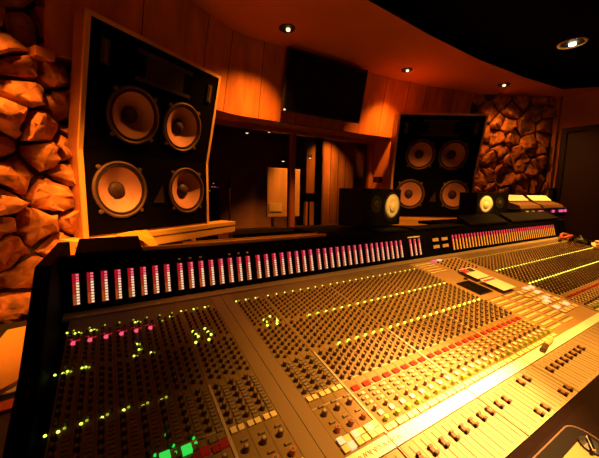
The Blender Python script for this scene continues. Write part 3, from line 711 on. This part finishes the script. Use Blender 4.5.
a, c, d = (Vector(S(*t)) for t in ((34.95, .778, .0115), (36.2, .770, .0115), (38.2, .762, .0115)))
mb = MB(); mb.tube([a, c], .0092, M['knob'], 10); mb.build('cap', e)
mb = MB(); mb.tube([c, d], .0068, M['tan'], 10); mb.build('barrel', e)
# clipboard on the armrest
CBZ = S(0, 1.0, .016)[2]
e = empty('clipboard', (.90, -1.0, .86), 0, 'dark clipboard with thin metal rim lying on the armrest', 'clipboard')
def rrect(x0, x1, y0, y1, r, z, k=5):
    out = []
    for cx, cy, a0 in ((x1 - r, y1 - r, 0), (x0 + r, y1 - r, 90), (x0 + r, y0 + r, 180), (x1 - r, y0 + r, 270)):
        for i in range(k + 1): t = math.radians(a0 + 90 * i / k); out.append((cx + r * math.cos(t), cy + r * math.sin(t), z))
    return out
tl = lambda p, s=0: (p[0], p[1], p[2] + (p[1] + .945) * .178)
zc = .841
ring = [tl(p) for p in rrect(.74, 1.03, -1.30, -.935, .035, zc)]; n = len(ring)
mb = MB(); mb.add(ring + [(p[0], p[1], p[2] + .004) for p in ring], [tuple(range(n))[::-1], tuple(range(n, 2 * n))] + [(i, (i + 1) % n, n + (i + 1) % n, n + i) for i in range(n)], M['lid']); mb.build('board', e)
mb = MB(); mb.tube([(p[0], p[1], p[2] + .005) for p in ring] + [(ring[0][0], ring[0][1], ring[0][2] + .005)], .0016, M['steel'], 6); mb.build('rim', e)
mb = MB(); mb.hexa([tl((x, y, zc + .0045)) for x, y in ((.77, -1.28), (1.005, -1.28), (1.005, -.965), (.77, -.965))] + [tl((x, y, zc + .006)) for x, y in ((.77, -1.28), (1.005, -1.28), (1.005, -.965), (.77, -.965))], M['kraft']); mb.build('paper', e)
mb = MB(); mb.lathe([(.022, .007), (.022, .012), (.012, .018), (0, .02)], M['darkmetal'], lambda x, y, h: tl((.985 + x, -.985 + y, zc + h)), 16); mb.tube([tl((.962, -.995, zc + .020)), tl((.985, -.978, zc + .026))], .0035, M['chrome'], 8); mb.build('clip', e)

# ------------------------------------------------------------------ near-field monitors on the bridge
def nearfield(cx, cy, rz, label, side, zb):
    """box lying on its side; woofer at +side, tweeter at -side of the face"""
    e = empty('nearfield_monitor', (cx, cy, zb), rz, label, 'speaker', 'near-field monitors on the console')
    W, H, D = .191, .228, .20
    mb = MB(); mb.box(-W, W, 0, D, 0, H, M['nscab']); mb.build('cabinet', e, bevel=.004)
    T = lambda x0, z0: (lambda a, c, h: (x0 + a, -h, z0 + c))
    wx = side * .088
    mb = MB(); mb.lathe([(.094, .0), (.094, .005), (.085, .007)], M['darkmetal'], T(wx, H / 2), 36); wo = mb.build('woofer', e)
    mb = MB(); mb.lathe([(.083, .0075), (.05, .0078), (.034, .0085)], M['whitecone'], T(wx, H / 2), 36); mb.build('cone', wo, smooth=True)
    mb = MB(); mb.lathe([(.034, .0088), (.026, .014), (0, .019)], M['whitecone'], T(wx, H / 2), 24); mb.build('dust_cap', wo, smooth=True)
    mb = MB(); mb.lathe([(.052, .0), (.052, .004), (.046, .006)], M['darkmetal'], T(-side * .082, H / 2 + .02), 28); mb.lathe([(.024, .0065), (.016, .012), (0, .014)], M['rubber'], T(-side * .082, H / 2 + .02), 20); mb.build('tweeter', e)
    return e
nearfield(1.535, .165, math.atan2(.158, .985), 'left near-field monitor with a white cone, in front of the right studio speaker', 1, 1.184)
nearfield(3.085, .29, math.atan2(-.23, .972), 'right near-field monitor with a white cone, in front of the stone wall', -1, 1.178)
# wedge boxes and effects rack at the right end of the bridge
e = empty('effects_unit', (3.8, .22, 1.24), 0, 'low dark effects unit with pink lights on the far end of the bridge', 'effects unit')
mb = MB(); mb.box(3.34, 4.40, .16, .42, 1.167, 1.262, M['darkmetal']); mb.build('case', e, bevel=.004)
for x, mm in ((3.42, 'sblue'), (3.55, 'tan'), (3.70, 'magenta'), (3.76, 'tan'), (4.02, 'magenta'), (4.2, 'magenta'), (4.25, 'magenta'), (4.34, 'magenta')):
    mb = MB(); mb.box(x, x + .045, .150, .1595, 1.215, 1.24, M[mm]); mb.build('indicator_light', e)
def wedge(x0, x1, y0, y1, z, label):
    e = empty('wedge_box', (x0, y0, z), 0, label, 'desktop unit', 'wedge-shaped boxes on the effects unit')
    mb = MB(); mb.prism([(y0, z), (y0 + .02, z + .03), (y1 - .05, z + .085), (y1, z + .075), (y1, z)], x0, x1, M['kbrown'], lambda a, p, q: (a, p, q)); mb.build('case', e, bevel=.003)
    mb = MB(); y0 += .09; z += .036; mb.hexa([(x0 + .015, y0 + .022, z + .0325), (x1 - .015, y0 + .022, z + .0325), (x1 - .015, y1 - .052, z + .0868), (x0 + .015, y1 - .052, z + .0868), (x0 + .015, y0 + .022, z + .0355), (x1 - .015, y0 + .022, z + .0355), (x1 - .015, y1 - .052, z + .0898), (x0 + .015, y1 - .052, z + .0898)], M['paper']); mb.build('top_plate', e)
wedge(3.36, 3.80, .17, .40, 1.263, 'wedge-shaped pale box, the left one on the effects unit'); wedge(3.86, 4.36, .17, .40, 1.263, 'wedge-shaped pale box, the right one on the effects unit')
# cables heaped at the far end
rc = random.Random(11)
for i, (mm, lb) in enumerate((('cablered', 'red cable coiled at the far end of the console'), ('cableb', 'black cable trailing over the far end of the console'), ('cablet', 'tan cable looped at the far end of the console'))):
    pts = []
    for k in range(30):
        t = k / 29; a = t * 7 + i * 2
        pts.append(S(94.4 + i * .4 + 1.9 * math.sin(a) + .6 * math.sin(2.3 * a), .078 + .11 * i + .036 * math.cos(a * 1.1) + .02 * t, .028 + .012 * t + .03 * math.sin(a * .8 + i) ** 2))
    mb = MB(); mb.tube(pts, .011 if i else .013, M[mm], 7); tag(mb.build('cable', origin=pts[0], smooth=True), lb, 'cable')
for i, (x, v, mm, lb) in enumerate(((94.2, .045, 'tan', 'tan connector plug lying behind the cables by the meters'), (95.5, .30, 'sblue', 'pale connector plug at the near end of the cables'))):
    a, c = Vector(S(x, v, .013)), Vector(S(x + 1.2, v + .02, .013)); mb = MB(); mb.tube([a, a.lerp(c, .7)], .012, M[mm], 10); mb.tube([a.lerp(c, .7), c], .007, M['chrome'], 8); tag(mb.build('cable_plug', origin=a), lb, 'plug')

# ------------------------------------------------------------------ rack at the left of the console, with papers on it
e = empty('equipment_rack', (-.3, .35, 0), 0, 'low dark equipment rack between stone wall and console', 'rack')
mb = MB(); mb.box(-.52, -.085, -.22, .78, .03, .728, M['darkmetal']); mb.build('case', e, bevel=.006)
mb = MB(); mb.box(-.50, -.10, -.227, -.2205, .6, .70, M['nscab']); mb.build('front_panel', e)
def flat(name, pts, z0, z1, m, label, cat):
    mb = MB(); mb.hexa([(x, y, z0) for x, y in pts] + [(x, y, z1) for x, y in pts], m); return tag(mb.build(name, origin=(*pts[0], z0)), label, cat)
flat('folder', [(-.34, -.04), (-.10, .215), (-.13, .66), (-.315, .62)], .7360, .751, M['amberp'], 'large amber folder lying on the rack beside the stone wall', 'folder')
flat('paper_sheet', [(-.27, .085), (-.09, .085), (-.09, .30), (-.27, .30)], .7295, .7355, M['paper'], 'white paper sheet on the rack tucked under the amber folder', 'paper')
flat('red_binder', [(-.30, -.02), (-.10, -.0), (-.10, .055), (-.27, .035)], .7295, .7350, M['redp'], 'red binder lying at the near end of the rack', 'binder')
